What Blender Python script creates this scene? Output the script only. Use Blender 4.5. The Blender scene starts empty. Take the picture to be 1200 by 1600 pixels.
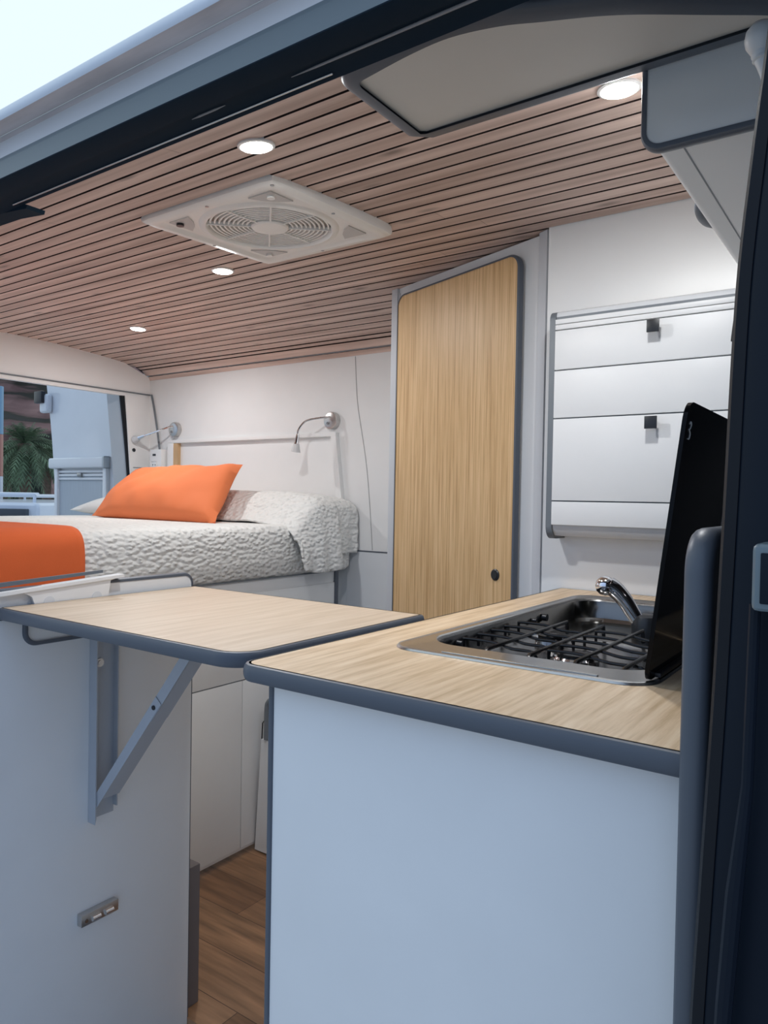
import bpy, bmesh, math, random
from mathutils import Vector, Matrix, noise as mnoise
random.seed(7)
S = bpy.context.scene
COL = S.collection
PI = math.pi

# ------------------------------------------------------------------ camera, world, exposure
# x runs along the van (rear = -x), y across it (sliding door = small y), z up; the camera stands at the origin
YAW, PITCH, ROLL, FPX = math.radians(35.315), math.radians(-1.082), math.radians(-1.025), 1150.7
cy, sy = math.cos(YAW), math.sin(YAW)
fw = Vector((-sy*math.cos(PITCH), cy*math.cos(PITCH), math.sin(PITCH)))
rt = Vector((cy, sy, 0)); dn = fw.cross(rt)
rt2 = rt*math.cos(ROLL) + dn*math.sin(ROLL)
dn2 = -rt*math.sin(ROLL) + dn*math.cos(ROLL)
cd = bpy.data.cameras.new('camera'); cam = bpy.data.objects.new('camera', cd); COL.objects.link(cam)
cam.matrix_world = Matrix((rt2, -dn2, -fw)).transposed().to_4x4()
cd.sensor_fit = 'VERTICAL'; cd.sensor_height = 36.0; cd.sensor_width = 27.0
cd.lens = 36.0*FPX/1600.0; cd.clip_start = 0.02; cd.clip_end = 600
S.camera = cam
S.view_settings.view_transform = 'Standard'; S.view_settings.look = 'None'
S.view_settings.gamma = 1.0; S.view_settings.use_curve_mapping = False
S.view_settings.exposure = 0.0
WORLD_STRENGTH = 1.0
w = bpy.data.worlds.new('sky'); S.world = w; w.use_nodes = True
nt = w.node_tree; nt.nodes.clear()
wo = nt.nodes.new('ShaderNodeOutputWorld'); bg = nt.nodes.new('ShaderNodeBackground')
tc = nt.nodes.new('ShaderNodeTexCoord'); sp = nt.nodes.new('ShaderNodeSeparateXYZ')
cr = nt.nodes.new('ShaderNodeValToRGB')
# evening sky: brightest beyond the rear of the van, bluer and dimmer behind the photographer
dt = nt.nodes.new('ShaderNodeVectorMath'); dt.operation = 'DOT_PRODUCT'; dt.inputs[1].default_value = (-.80, .45, .40)
mr_ = nt.nodes.new('ShaderNodeMapRange'); mr_.inputs[1].default_value = -1; mr_.inputs[2].default_value = 1
e = cr.color_ramp.elements
e[0].position = 0.0; e[0].color = (.33, .45, .70, 1)
e[1].position = 0.85; e[1].color = (.86, 1.0, 1.06, 1)
k = e.new(.5); k.color = (.51, .67, .96, 1)
nt.links.new(tc.outputs['Generated'], dt.inputs[0]); nt.links.new(dt.outputs['Value'], mr_.inputs[0]); nt.links.new(mr_.outputs[0], cr.inputs[0])
nt.links.new(cr.outputs[0], bg.inputs[0]); nt.links.new(bg.outputs[0], wo.inputs[0])
bg.inputs[1].default_value = WORLD_STRENGTH
SPOT_W = 4.3          # each ceiling spot
SPOT_COL = (.97, .985, 1.0)
STRIP_W = .03

# ------------------------------------------------------------------ materials
def mat(name, col, rough=.5, metal=0., spec=.5, bump=None, bump_s=.1, bump_d=.002, stretch=(1,1,1), vary=0., vscale=8., coat=0.):
    m = bpy.data.materials.new(name); m.use_nodes = True
    n = m.node_tree.nodes; l = m.node_tree.links; b = n['Principled BSDF']
    b.inputs['Base Color'].default_value = (*col, 1); b.inputs['Roughness'].default_value = rough
    b.inputs['Metallic'].default_value = metal; b.inputs['Specular IOR Level'].default_value = spec
    b.inputs['Coat Weight'].default_value = coat
    t = n.new('ShaderNodeTexCoord'); mp = n.new('ShaderNodeMapping'); mp.inputs['Scale'].default_value = stretch
    l.new(t.outputs['Object'], mp.inputs[0])
    nz = n.new('ShaderNodeTexNoise'); nz.inputs['Scale'].default_value = vscale; nz.inputs['Detail'].default_value = 4
    l.new(mp.outputs[0], nz.inputs['Vector'])
    mr = n.new('ShaderNodeMapRange'); mr.inputs[3].default_value = 1-max(vary, .015); mr.inputs[4].default_value = 1+max(vary, .015)
    mr.inputs[1].default_value = .3; mr.inputs[2].default_value = .7
    l.new(nz.outputs[0], mr.inputs[0])
    mx = n.new('ShaderNodeVectorMath'); mx.operation = 'SCALE'; mx.inputs[0].default_value = col
    l.new(mr.outputs[0], mx.inputs['Scale']); l.new(mx.outputs[0], b.inputs['Base Color'])
    if bump:
        n2 = n.new('ShaderNodeTexNoise'); n2.inputs['Scale'].default_value = bump; n2.inputs['Detail'].default_value = 3
        l.new(mp.outputs[0], n2.inputs['Vector'])
        bp = n.new('ShaderNodeBump'); bp.inputs['Strength'].default_value = bump_s; bp.inputs['Distance'].default_value = bump_d
        l.new(n2.outputs[0], bp.inputs['Height']); l.new(bp.outputs[0], b.inputs['Normal'])
    return m

def oak(name, c0, c1, c2, scale, rough=.45):
    m = bpy.data.materials.new(name); m.use_nodes = True
    n = m.node_tree.nodes; l = m.node_tree.links; b = n['Principled BSDF']
    b.inputs['Roughness'].default_value = rough
    t = n.new('ShaderNodeTexCoord'); mp = n.new('ShaderNodeMapping'); mp.inputs['Scale'].default_value = scale
    l.new(t.outputs['Object'], mp.inputs[0])
    a = n.new('ShaderNodeTexNoise'); a.inputs['Scale'].default_value = 1.0; a.inputs['Detail'].default_value = 5; a.inputs['Roughness'].default_value = .65
    l.new(mp.outputs[0], a.inputs['Vector'])
    r = n.new('ShaderNodeValToRGB'); e = r.color_ramp.elements
    e[0].position = .36; e[0].color = (*c0, 1); e[1].position = .66; e[1].color = (*c2, 1)
    k = r.color_ramp.elements.new(.5); k.color = (*c1, 1)
    l.new(a.outputs[0], r.inputs[0]); l.new(r.outputs[0], b.inputs['Base Color'])
    bp = n.new('ShaderNodeBump'); bp.inputs['Strength'].default_value = .08; bp.inputs['Distance'].default_value = .0005
    l.new(a.outputs[0], bp.inputs['Height']); l.new(bp.outputs[0], b.inputs['Normal'])
    return m

def slat_mat():
    m = bpy.data.materials.new('cedar_slats'); m.use_nodes = True
    n = m.node_tree.nodes; l = m.node_tree.links; b = n['Principled BSDF']; b.inputs['Roughness'].default_value = .6
    g = n.new('ShaderNodeTexCoord')
    mp = n.new('ShaderNodeMapping'); mp.inputs['Scale'].default_value = (1.2, 26, 26); l.new(g.outputs['Object'], mp.inputs[0])
    a = n.new('ShaderNodeTexNoise'); a.inputs['Scale'].default_value = 1.5; a.inputs['Detail'].default_value = 6; l.new(mp.outputs[0], a.inputs['Vector'])
    r = n.new('ShaderNodeValToRGB'); e = r.color_ramp.elements
    e[0].position = .3; e[0].color = (.44, .31, .255, 1); e[1].position = .72; e[1].color = (.72, .56, .485, 1)
    l.new(a.outputs[0], r.inputs[0])
    # knots
    mk = n.new('ShaderNodeMapping'); mk.inputs['Scale'].default_value = (4.2, 12, 12); l.new(g.outputs['Object'], mk.inputs[0])
    v = n.new('ShaderNodeTexVoronoi'); v.inputs['Scale'].default_value = 1.0; l.new(mk.outputs[0], v.inputs['Vector'])
    kr = n.new('ShaderNodeValToRGB'); kr.color_ramp.elements[0].position = .04; kr.color_ramp.elements[0].color = (.3, .3, .3, 1)
    kr.color_ramp.elements[1].position = .17; kr.color_ramp.elements[1].color = (1, 1, 1, 1); l.new(v.outputs['Distance'], kr.inputs[0])
    mx = n.new('ShaderNodeMix'); mx.data_type = 'RGBA'; mx.blend_type = 'MULTIPLY'; mx.inputs[0].default_value = .75
    l.new(r.outputs[0], mx.inputs[6]); l.new(kr.outputs[0], mx.inputs[7])
    # plank to plank tone
    at = n.new('ShaderNodeAttribute'); at.attribute_name = 'tone'
    ml = n.new('ShaderNodeVectorMath'); ml.operation = 'SCALE'; l.new(mx.outputs[2], ml.inputs[0]); l.new(at.outputs['Fac'], ml.inputs['Scale'])
    l.new(ml.outputs[0], b.inputs['Base Color'])
    return m

def plank_floor():
    m = bpy.data.materials.new('floor_planks'); m.use_nodes = True
    n = m.node_tree.nodes; l = m.node_tree.links; b = n['Principled BSDF']; b.inputs['Roughness'].default_value = .5
    g = n.new('ShaderNodeTexCoord'); mp = n.new('ShaderNodeMapping'); mp.inputs['Location'].default_value = (.35, .07, 0)
    l.new(g.outputs['Object'], mp.inputs[0])
    br = n.new('ShaderNodeTexBrick'); br.inputs['Scale'].default_value = 1; br.inputs['Brick Width'].default_value = .62
    br.inputs['Row Height'].default_value = .145; br.inputs['Mortar Size'].default_value = .0012
    br.inputs['Color1'].default_value = (.17, .085, .042, 1); br.inputs['Color2'].default_value = (.36, .20, .105, 1); br.inputs['Mortar'].default_value = (.09, .045, .025, 1)
    l.new(mp.outputs[0], br.inputs['Vector'])
    m2 = n.new('ShaderNodeMapping'); m2.inputs['Scale'].default_value = (3, 34, 1); l.new(g.outputs['Object'], m2.inputs[0])
    a = n.new('ShaderNodeTexNoise'); a.inputs['Scale'].default_value = 1.2; a.inputs['Detail'].default_value = 6; l.new(m2.outputs[0], a.inputs['Vector'])
    mr = n.new('ShaderNodeMapRange'); mr.inputs[1].default_value = .3; mr.inputs[2].default_value = .7; mr.inputs[3].default_value = .62; mr.inputs[4].default_value = 1.35
    l.new(a.outputs[0], mr.inputs[0])
    s = n.new('ShaderNodeVectorMath'); s.operation = 'SCALE'; l.new(br.outputs[0], s.inputs[0]); l.new(mr.outputs[0], s.inputs['Scale'])
    l.new(s.outputs[0], b.inputs['Base Color'])
    return m

def quilt_mat():
    m = bpy.data.materials.new('white_quilted_cotton'); m.use_nodes = True
    n = m.node_tree.nodes; l = m.node_tree.links; b = n['Principled BSDF']; b.inputs['Roughness'].default_value = .9
    b.inputs['Base Color'].default_value = (.80, .80, .77, 1); b.inputs['Sheen Weight'].default_value = .2
    g = n.new('ShaderNodeTexCoord'); mp = n.new('ShaderNodeMapping'); mp.inputs['Scale'].default_value = (84, 84, 135)
    l.new(g.outputs['Object'], mp.inputs[0])
    nz = n.new('ShaderNodeTexNoise'); nz.inputs['Scale'].default_value = .7; l.new(mp.outputs[0], nz.inputs['Vector'])
    ad = n.new('ShaderNodeMixRGB'); ad.inputs[0].default_value = .35; l.new(mp.outputs[0], ad.inputs[1]); l.new(nz.outputs['Color'], ad.inputs[2])
    v = n.new('ShaderNodeTexVoronoi'); v.feature = 'SMOOTH_F1'; v.inputs['Scale'].default_value = 1.0; l.new(ad.outputs[0], v.inputs['Vector'])
    bp = n.new('ShaderNodeBump'); bp.inputs['Strength'].default_value = .9; bp.inputs['Distance'].default_value = .011; bp.invert = True
    l.new(v.outputs['Distance'], bp.inputs['Height']); l.new(bp.outputs[0], b.inputs['Normal'])
    return m

def emis(name, col, st):
    m = bpy.data.materials.new(name); m.use_nodes = True
    b = m.node_tree.nodes['Principled BSDF']; b.inputs['Base Color'].default_value = (*col, 1)
    b.inputs['Emission Color'].default_value = (*col, 1); b.inputs['Emission Strength'].default_value = st
    return m

WHITE = mat('white_laminate', (.78, .79, .79), .42, bump=220, bump_s=.04)
WALLW = mat('white_wall_lining', (.80, .80, .79), .6, bump=160, bump_s=.05)
GREYLAM = mat('pale_grey_laminate', (.66, .68, .70), .4)
ALU = mat('pale_grey_corner_profile', (.50, .52, .55), .35)
TRIM = mat('slate_grey_rubber_edging', (.085, .10, .125), .42, bump=300, bump_s=.05)
TRIML = mat('mid_grey_edging', (.16, .18, .20), .45)
OAKH = oak('pale_oak_top', (.52, .37, .22), (.66, .49, .32), (.76, .60, .42), (75, 4, 60))
OAKT = oak('pale_oak_table', (.52, .40, .28), (.58, .455, .33), (.63, .51, .385), (75, 4, 60))
OAKV = oak('honey_oak_door', (.46, .28, .12), (.60, .39, .19), (.70, .48, .26), (170, 170, 3.5))
PINE = mat('pine_board', (.58, .38, .20), .6, vary=.12, stretch=(6, 6, 1))
BLACK = mat('black_plastic', (.012, .014, .018), .35)
RUBBER = mat('black_rubber_seal', (.008, .010, .014), .6, spec=.25, bump=90, bump_s=.1)
GLASSB = mat('black_tempered_glass', (.004, .004, .005), .08, spec=.12)
GLASSB.node_tree.nodes['Principled BSDF'].inputs['Base Color'].default_value = (.004, .004, .005, 1)
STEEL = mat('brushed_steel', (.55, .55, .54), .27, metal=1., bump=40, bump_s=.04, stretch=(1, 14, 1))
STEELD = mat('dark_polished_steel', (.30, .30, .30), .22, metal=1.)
BOWL = mat('shaded_bowl_steel', (.20, .20, .195), .20, metal=1., bump=40, bump_s=.04, stretch=(1, 14, 1))  # darker copy of the brushed steel, dark reflections put into its colour
CHROME = mat('chrome', (.82, .82, .84), .06, metal=1.)
SATIN = mat('satin_nickel', (.55, .54, .53), .3, metal=1.)
ENAMEL = mat('black_enamel', (.006, .006, .007), .2, spec=.4)
NAVY = mat('dark_navy_body_paint', (.004, .009, .018), .5, spec=.18)
NAVYD = mat('dark_door_channel', (.009, .019, .031), .7, spec=.08)
BODYT = mat('slate_body_paint', (.13, .175, .20), .4, coat=.3)
BODYL = mat('grey_body_paint', (.66, .67, .69), .45, vary=.05, vscale=3)
AWNB = mat('grubby_awning_underside', (.62, .56, .56), .6, vary=.2, vscale=5, stretch=(1, 6, 6))
AWNF = mat('pale_awning_case', (.64, .70, .78), .35, vary=.03)
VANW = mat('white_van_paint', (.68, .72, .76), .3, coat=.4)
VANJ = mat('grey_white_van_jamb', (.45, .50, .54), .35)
ORANGE = mat('orange_cotton', (.82, .215, .075), .85, bump=350, bump_s=.25, bump_d=.001)
ORANGET = mat('burnt_orange_fleece', (.72, .135, .035), .95, bump=500, bump_s=.3, bump_d=.001)
PILLOW = mat('white_cotton', (.72, .72, .70), .9, bump=60, bump_s=.1)
QUILT = quilt_mat()
SLAT = slat_mat()
FANW = mat('cream_abs_plastic', (.88, .86, .82), .4)
FAND = mat('translucent_fan_grille', (.58, .56, .54), .45)
DARKGAP = mat('dark_backing', (.018, .008, .006), .9)
GLOW = emis('led_glow', (1, .95, .88), 14)
PLW = mat('white_plastic', (.78, .78, .77), .35)
FROST = mat('frosted_lamp_glass', (.62, .62, .62), .25)
BRKT = mat('pale_grey_steel_bracket', (.42, .45, .49), .4)
BRKD = mat('brown_grey_bracket_web', (.27, .25, .24), .5)
GREYST = mat('taupe_grey_step_edge', (.16, .14, .14), .6)
BLIND = mat('grey_blue_blind_fabric', (.46, .52, .57), .8, stretch=(60, 60, 1), vary=.06)
ROPE = mat('off_white_knob', (.58, .58, .57), .45)

# ------------------------------------------------------------------ mesh helpers
def BM(): return bmesh.new()
def box(bm, x0, x1, y0, y1, z0, z1, bev=0., seg=2):
    r = bmesh.ops.create_cube(bm, size=1, matrix=Matrix.Translation(((x0+x1)/2, (y0+y1)/2, (z0+z1)/2)) @ Matrix.Diagonal((abs(x1-x0), abs(y1-y0), abs(z1-z0), 1)))
    if bev > 0:
        es = list({e for v in r['verts'] for e in v.link_edges})
        bmesh.ops.bevel(bm, geom=es, offset=bev, segments=seg, profile=.6, affect='EDGES')
    return bm
def rr(u0, u1, v0, v1, r=(0, 0, 0, 0), seg=8):
    """rounded rectangle, ccw; r for corners (u0v0, u1v0, u1v1, u0v1)"""
    if not isinstance(r, tuple): r = (r,)*4
    P = []
    for (cu, cv, su, sv, a0, q) in ((u0, v0, 1, 1, PI, r[0]), (u1, v0, -1, 1, 1.5*PI, r[1]), (u1, v1, -1, -1, 0, r[2]), (u0, v1, 1, -1, .5*PI, r[3])):
        q = max(q, 1e-4)
        for i in range(seg+1):
            a = a0 + .5*PI*i/seg
            P.append((cu+su*q+q*math.cos(a), cv+sv*q+q*math.sin(a)))
    return P
def P3(pl, u, v, d):
    return {'xy': (u, v, d), 'xz': (u, d, v), 'yz': (d, u, v)}[pl]
def prism(bm, pts, pl, d0, d1):
    a = [bm.verts.new(P3(pl, u, v, d0)) for u, v in pts]; b = [bm.verts.new(P3(pl, u, v, d1)) for u, v in pts]
    n = len(pts)
    bm.faces.new(a); bm.faces.new(b[::-1])
    for i in range(n): bm.faces.new((a[i], a[(i+1) % n], b[(i+1) % n], b[i]))
    return bm
def loft(bm, loops, cap0=False, cap1=False, closed=True):
    R = [[bm.verts.new(p) for p in L] for L in loops]
    n = len(R[0])
    for A, B in zip(R, R[1:]):
        for i in range(n if closed else n-1):
            j = (i+1) % n
            bm.faces.new((A[i], A[j], B[j], B[i]))
    if cap0: bm.faces.new(R[0])
    if cap1: bm.faces.new(R[-1][::-1])
    return bm
def trim(bm, pts, pl, d0, d1, t, closed=True):
    """D-shaped edging that hugs a 2D outline (ccw)"""
    n = len(pts); N = []
    for i in range(n):
        p, q = pts[i-1] if (closed or i) else pts[i], pts[(i+1) % n] if (closed or i < n-1) else pts[i]
        dx, dy = q[0]-p[0], q[1]-p[1]; L = math.hypot(dx, dy) or 1
        N.append((dy/L, -dx/L))
    m = (d0+d1)/2; h = (d1-d0)/2+.0012
    prof = [(-.003, m-h)] + [(t*math.cos(a)**.7 if math.cos(a) > 1e-6 else 0, m+h*math.sin(a)) for a in [(-.5+k/8)*PI for k in range(9)]] + [(-.003, m+h)]
    loops = [[P3(pl, pts[i][0]+N[i][0]*o, pts[i][1]+N[i][1]*o, d) for i in range(n)] for o, d in prof]
    loft(bm, loops, closed=closed)
    return bm
def tube(bm, pts, r, seg=10, cap=True):
    pts = [Vector(p) for p in pts]; loops = []
    rs = r if isinstance(r, (list, tuple)) else [r]*len(pts)
    up = Vector((0, 0, 1)); prev = None
    for i, p in enumerate(pts):
        t = (pts[min(i+1, len(pts)-1)]-pts[max(i-1, 0)]).normalized()
        if prev is None:
            a = t.cross(up)
            if a.length < .1: a = t.cross(Vector((1, 0, 0)))
        else: a = prev - t*prev.dot(t)
        a.normalize(); b = t.cross(a); prev = a
        loops.append([tuple(p+(a*math.cos(2*PI*k/seg)+b*math.sin(2*PI*k/seg))*rs[i]) for k in range(seg)])
    loft(bm, loops, cap, cap)
    return bm
def smooth_path(pts, n=6):
    P = [Vector(p) for p in pts]; out = []
    for i in range(len(P)-1):
        p0, p1, p2, p3 = P[max(i-1, 0)], P[i], P[i+1], P[min(i+2, len(P)-1)]
        for k in range(n):
            t = k/n
            out.append(.5*((2*p1)+(-p0+p2)*t+(2*p0-5*p1+4*p2-p3)*t*t+(-p0+3*p1-3*p2+p3)*t**3))
    out.append(P[-1]); return out
def disc(bm, c, ax, r, h, seg=28, r2=None, bev=0):
    """cylinder from c along ax with length h"""
    c = Vector(c); ax = Vector(ax).normalized(); r2 = r if r2 is None else r2
    if bev: tube(bm, [c, c+ax*.0001, c+ax*(h-bev), c+ax*(h-bev*.3), c+ax*h], [r*.98, r, r2, r2-bev*.3, r2-bev], seg)
    else: tube(bm, [c, c+ax*h], [r, r2], seg)
    return bm
def lathe(bm, c, prof, seg=24, axis='z'):
    loops = []
    for r, h in prof:
        L = []
        for k in range(seg):
            a = 2*PI*k/seg; u, v = r*math.cos(a), r*math.sin(a)
            L.append({'z': (c[0]+u, c[1]+v, c[2]+h), 'y': (c[0]+u, c[1]+h, c[2]+v)}[axis])
        loops.append(L)
    loft(bm, loops, True, True); return bm
def wloc(p):
    v = Vector((0, 0, 0))
    while p is not None: v += Vector(p.location); p = p.parent
    return v
def obj(name, bm, m, parent=None, label=None, cat=None, group=None, kind=None, smooth=True, ang=35):
    bmesh.ops.recalc_face_normals(bm, faces=bm.faces)
    me = bpy.data.meshes.new(name)
    if parent is not None:
        bmesh.ops.translate(bm, vec=-wloc(parent), verts=bm.verts)
    bm.to_mesh(me); bm.free()
    if smooth:
        me.shade_smooth(); me.set_sharp_from_angle(angle=math.radians(ang))
    o = bpy.data.objects.new(name, me); COL.objects.link(o)
    if parent is not None: o.parent = parent
    for mm in (m if isinstance(m, (list, tuple)) else [m]): me.materials.append(mm)
    tag(o, label, cat, group, kind)
    return o
def tag(o, label=None, cat=None, group=None, kind=None):
    if label: o['label'] = label
    if cat: o['category'] = cat
    if group: o['group'] = group
    if kind: o['kind'] = kind
def thing(name, loc, label, cat, group=None):
    o = bpy.data.objects.new(name, None); o.empty_display_size = .05
    o.location = loc; COL.objects.link(o); tag(o, label, cat, group); return o
def struct(name, bm, m, label=None, **k): return obj(name, bm, m, None, label=label, kind='structure', **k)

# ------------------------------------------------------------------ key heights and planes
ZT = -.214      # worktop surface
FL = -1.243     # van floor
GR = -1.74      # ground outside
YB = 2.385      # wall at the head of the bed
XR = -3.17      # rear plane
XB = -1.84      # front of the bed base
def zc(y): return .68 - .10*(y-1.65)**2     # cambered ceiling

# ------------------------------------------------------------------ setting: floor, ceiling, walls
bm = BM(); box(bm, -3.17, .95, 1.152, 2.42, FL-.03, FL); box(bm, -3.17, -1.345, .60, 1.152, FL-.26, FL-.23); box(bm, -.67, .95, .60, 1.152, FL-.03, FL); struct('floor', bm, plank_floor(), smooth=False)
bm = BM(); box(bm, -1.66, -.66, .60, 1.152, FL-.26, FL-.23); box(bm, -1.66, -.66, 1.150, 1.1525, FL-.23, FL-.03); struct('trim_18', bm, mat('step_well_grey', (.16, .16, .17), .7))

app = [.80, .845, .886, .93, .973, 1.012, 1.053, 1.095, 1.137, 1.181, 1.223, 1.266, 1.309, 1.353, 1.401, 1.449, 1.498, 1.548, 1.595, 1.646, 1.691, 1.739, 1.787, 1.836, 1.888, 1.952, 2.019, 2.088, 2.1605, 2.2358, 2.311, 2.388, 2.473]
ys = []
for a in app:
    r = a/.68; y = a
    for _ in range(80): y = .5*y + .5*r*zc(y)
    ys.append(y)
bm = BM(); tone = bm.faces.layers.float.new('tone'); rnd = random.Random(3)
G = .0036; TH = .010
def slat(y0, z0, y1, z1, x0, x1, t=None):
    t = rnd.uniform(.88, 1.1) if t is None else t
    d = Vector((0, y1-y0, z1-z0)).normalized(); nrm = Vector((0, -d.z, d.y))*TH
    q = [(y0, z0), (y1, z1), (y1+nrm.y, z1+nrm.z), (y0+nrm.y, z0+nrm.z)]
    A = [bm.verts.new((x0, *p)) for p in q]; B = [bm.verts.new((x1, *p)) for p in q]
    fs = [bm.faces.new((A[i], A[(i+1) % 4], B[(i+1) % 4], B[i])) for i in range(4)] + [bm.faces.new(A), bm.faces.new(B[::-1])]
    for f in fs: f[tone] = t; f.material_index = 1
    fs[0].material_index = 0
prevy = .74
for i, y in enumerate([.76]+ys):
    pass
edges = [.74] + ys
for a, b in zip(edges, edges[1:]):
    s = (zc(b)-zc(a))/(b-a)
    # boards are laid in two lengths with staggered butt joints
    xj = rnd.uniform(-2.6, -.8)
    tt = rnd.uniform(.9, 1.08)
    slat(a+G, zc(a)+s*G, b-G, zc(b)-s*G, -3.20, xj, tt); slat(a+G, zc(a)+s*G, b-G, zc(b)-s*G, xj+.0006, .95, tt*rnd.uniform(.93, 1.07))
yl = edges[-1]; zl = zc(yl)
slat(yl+.004, zl-.002, yl+.028, zl-.007, -3.19, .95)
slat(yl+.036, zl-.010, 2.372, .602, -3.19, .95, 1.12)
slat(2.376, .596, 2.384, .578, -3.19, .95, 1.05)
me_o = struct('ceiling', bm, (SLAT, DARKGAP), smooth=False)
# dark board behind the slats
bm = BM()
L0 = []; L1 = []
for k in range(26):
    y = .72 + (2.40-.72)*k/25; z = zc(y)+TH
    if y > 2.33: z = zc(2.33)+TH-(y-2.33)*.5
    L0.append((y, z))
loft(bm, [[(-3.22, y, z) for y, z in L0], [(.97, y, z) for y, z in L0], [(.97, y, z+.02) for y, z in L0], [(-3.22, y, z+.02) for y, z in L0], [(-3.22, y, z) for y, z in L0]], closed=False)
struct('trim_1', bm, DARKGAP, smooth=False)

# bed-head wall with a shallow recess
bm = BM()
box(bm, -3.19, -1.2, YB, YB+.03, -.214, .64)
struct('wall_far', bm, WALLW)
bm = BM(); box(bm, -3.19, -1.2, YB-.004, YB+.03, FL, -.218, .002)
box(bm, -1.868, -1.866, YB-.005, YB, FL, -.22)
struct('wall_far_lower', bm, GREYLAM)
# curved seam lines in the lining
bm = BM()
tube(bm, smooth_path([(-1.846, YB-.0005, .575), (-1.838, YB-.0005, .46), (-1.826, YB-.0005, .358), (-1.783, YB-.0005, .149), (-1.76, YB-.0005, -.03), (-1.743, YB-.0005, -.21)]), .0016, 6)
struct('trim_2', bm, mat('seam_grey', (.38, .38, .38), .6))
bm = BM(); box(bm, -1.90, -1.2, YB-.006, YB, -.2175, -.2135); struct('trim_shadow_line', bm, TRIM)  # dark strip drawn for the shadow line at the panel cap

# rear wall: header above the door opening, pillar lining
bm = BM()
def wall_top(y): return zc(min(y, 2.33))+.01 if y < 2.33 else .61
ptsH = [(.6, .508)] + [(y, wall_top(y)) for y in [.6, .8, 1.0, 1.2, 1.4, 1.6, 1.8, 2.0, 2.2, 2.33]] + [(2.40, .585), (2.40, .508)]
prism(bm, ptsH, 'yz', XR-.03, XR)
struct('wall_rear', bm, WALLW, smooth=False)
bm = BM(); box(bm, XR-.028, XR+.006, .6, 2.40, .502, .507, .001); struct('trim_4', bm, TRIML)
bm = BM(); box(bm, XR-.03, XR-.002, .6, 2.40, .484, .502, .002); struct('trim_5', bm, WALLW)
bm = BM()   # pillar lining, leaning edge toward the opening
prism(bm, [(2.24, .49), (2.385, .49), (2.385, FL), (2.33, FL), (2.30, -.2), (2.275, .1)], 'yz', XR-.03, XR-.001)
o = struct('wall_rear_pillar', bm, WALLW)
bm = BM()
for (y, z) in ((2.292, .219), (2.309, .098)): disc(bm, (XR-.001, y, z), (1, 0, 0), .009, .004, 14)
obj('screw_cap', bm, BLACK, o)
bm = BM(); box(bm, XR-.001, XR+.001, 2.29, 2.385, .130, .133); obj('panel_seam', bm, TRIML, o)
bm = BM()   # door rubber
tube(bm, smooth_path([(XR-.02, 2.232, .50), (XR-.02, 2.262, .28), (XR-.02, 2.285, .06), (XR-.02, 2.31, -.25), (XR-.02, 2.33, -1.2)]), .014, 10)
struct('trim_6', bm, RUBBER)
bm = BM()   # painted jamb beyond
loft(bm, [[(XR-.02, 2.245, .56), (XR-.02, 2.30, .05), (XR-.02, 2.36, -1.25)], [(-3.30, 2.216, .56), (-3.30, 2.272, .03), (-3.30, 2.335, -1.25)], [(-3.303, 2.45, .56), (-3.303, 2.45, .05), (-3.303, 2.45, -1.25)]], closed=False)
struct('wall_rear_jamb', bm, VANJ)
# quiet shell pieces: door-side wall behind the opening, roof skin
bm = BM(); box(bm, -3.2, -1.52, .58, .62, FL, .60); struct('wall_near', bm, WALLW)
bm = BM(); box(bm, -3.3, 1.0, .80, 2.45, .715, .735); struct('wall_roof', bm, BODYL)
bm = BM(); box(bm, -3.3, 1.0, 2.44, 2.46, FL-.1, .72); struct('wall_outer', bm, VANW)

# kitchen wall (closer than the bed wall) up to the ceiling
YK = 1.736
bm = BM(); box(bm, -.742, -.19, YK, YK+.02, FL, .69); struct('wall_kitchen', bm, WHITE)
bm = BM(); box(bm, -.19, .95, YK, YK+.02, FL, .69); struct('wall_dark_reflector', bm, mat('dark_added_wall', (.02, .022, .026), .9))  # unseen dark wall, added so the glass lid has something black to reflect

bm = BM(); box(bm, .95, .98, .60, 2.42, FL, .70); struct('wall_light_block', bm, bpy.data.materials['dark_added_wall'])  # unseen wall added to keep sky light from leaking in here

# ------------------------------------------------------------------ door header, seal, awning
x0, x1 = -3.45, 1.3
def strip(name, prof, m, kind='structure', xa=x0, xb=x1, **k):
    bm = BM(); A = [(xa, y, z) for y, z in prof]; B = [(xb, y, z) for y, z in prof]
    loft(bm, [A, B], closed=False)
    # solid back so the strip has thickness
    return obj(name, bm, m, None, kind=kind, **k)
# inner side lining between ceiling edge and seal, and the dark door-rail channel, as one profile in (y, z)
def closed_strip(name, prof, m, xa=x0, xb=x1, **k):
    bm = BM(); loft(bm, [[(xa, y, z) for y, z in prof], [(xb, y, z) for y, z in prof]], True, True)
    par = k.pop("parent", None); return obj(name, bm, m, par, **k)
closed_strip('trim_7', [(.668, .486), (.662, .4875), (.64, .492), (.625, .487), (.612, .489), (.60, .4895), (.604, .50), (.66, .55), (.79, .60), (.79, .585), (.70, .51)], NAVYD, xa=-3.2, kind='structure')
closed_strip('trim_8', [(.606, .4865), (.598, .4895), (.601, .494), (.62, .51), (.64, .50), (.63, .487)], NAVYD, xa=-3.2, kind='structure')
bm = BM(); tube(bm, [(-1.25, .6590, .4866), (-.55, .6590, .4866)], .0012, 8); struct('trim_9', bm, SATIN)
GLINT = mat('rail_highlight', (.26, .25, .255), .5)  # pale tubes below stand in for highlights along the rail channel
bm = BM(); tube(bm, [(-.775, .6435, .4908), (-.76, .643, .4905), (-.73, .643, .4905), (-.712, .6435, .4908)], [.0004, .0014, .0014, .0004], 8); struct('trim_glint_short', bm, GLINT)
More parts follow.
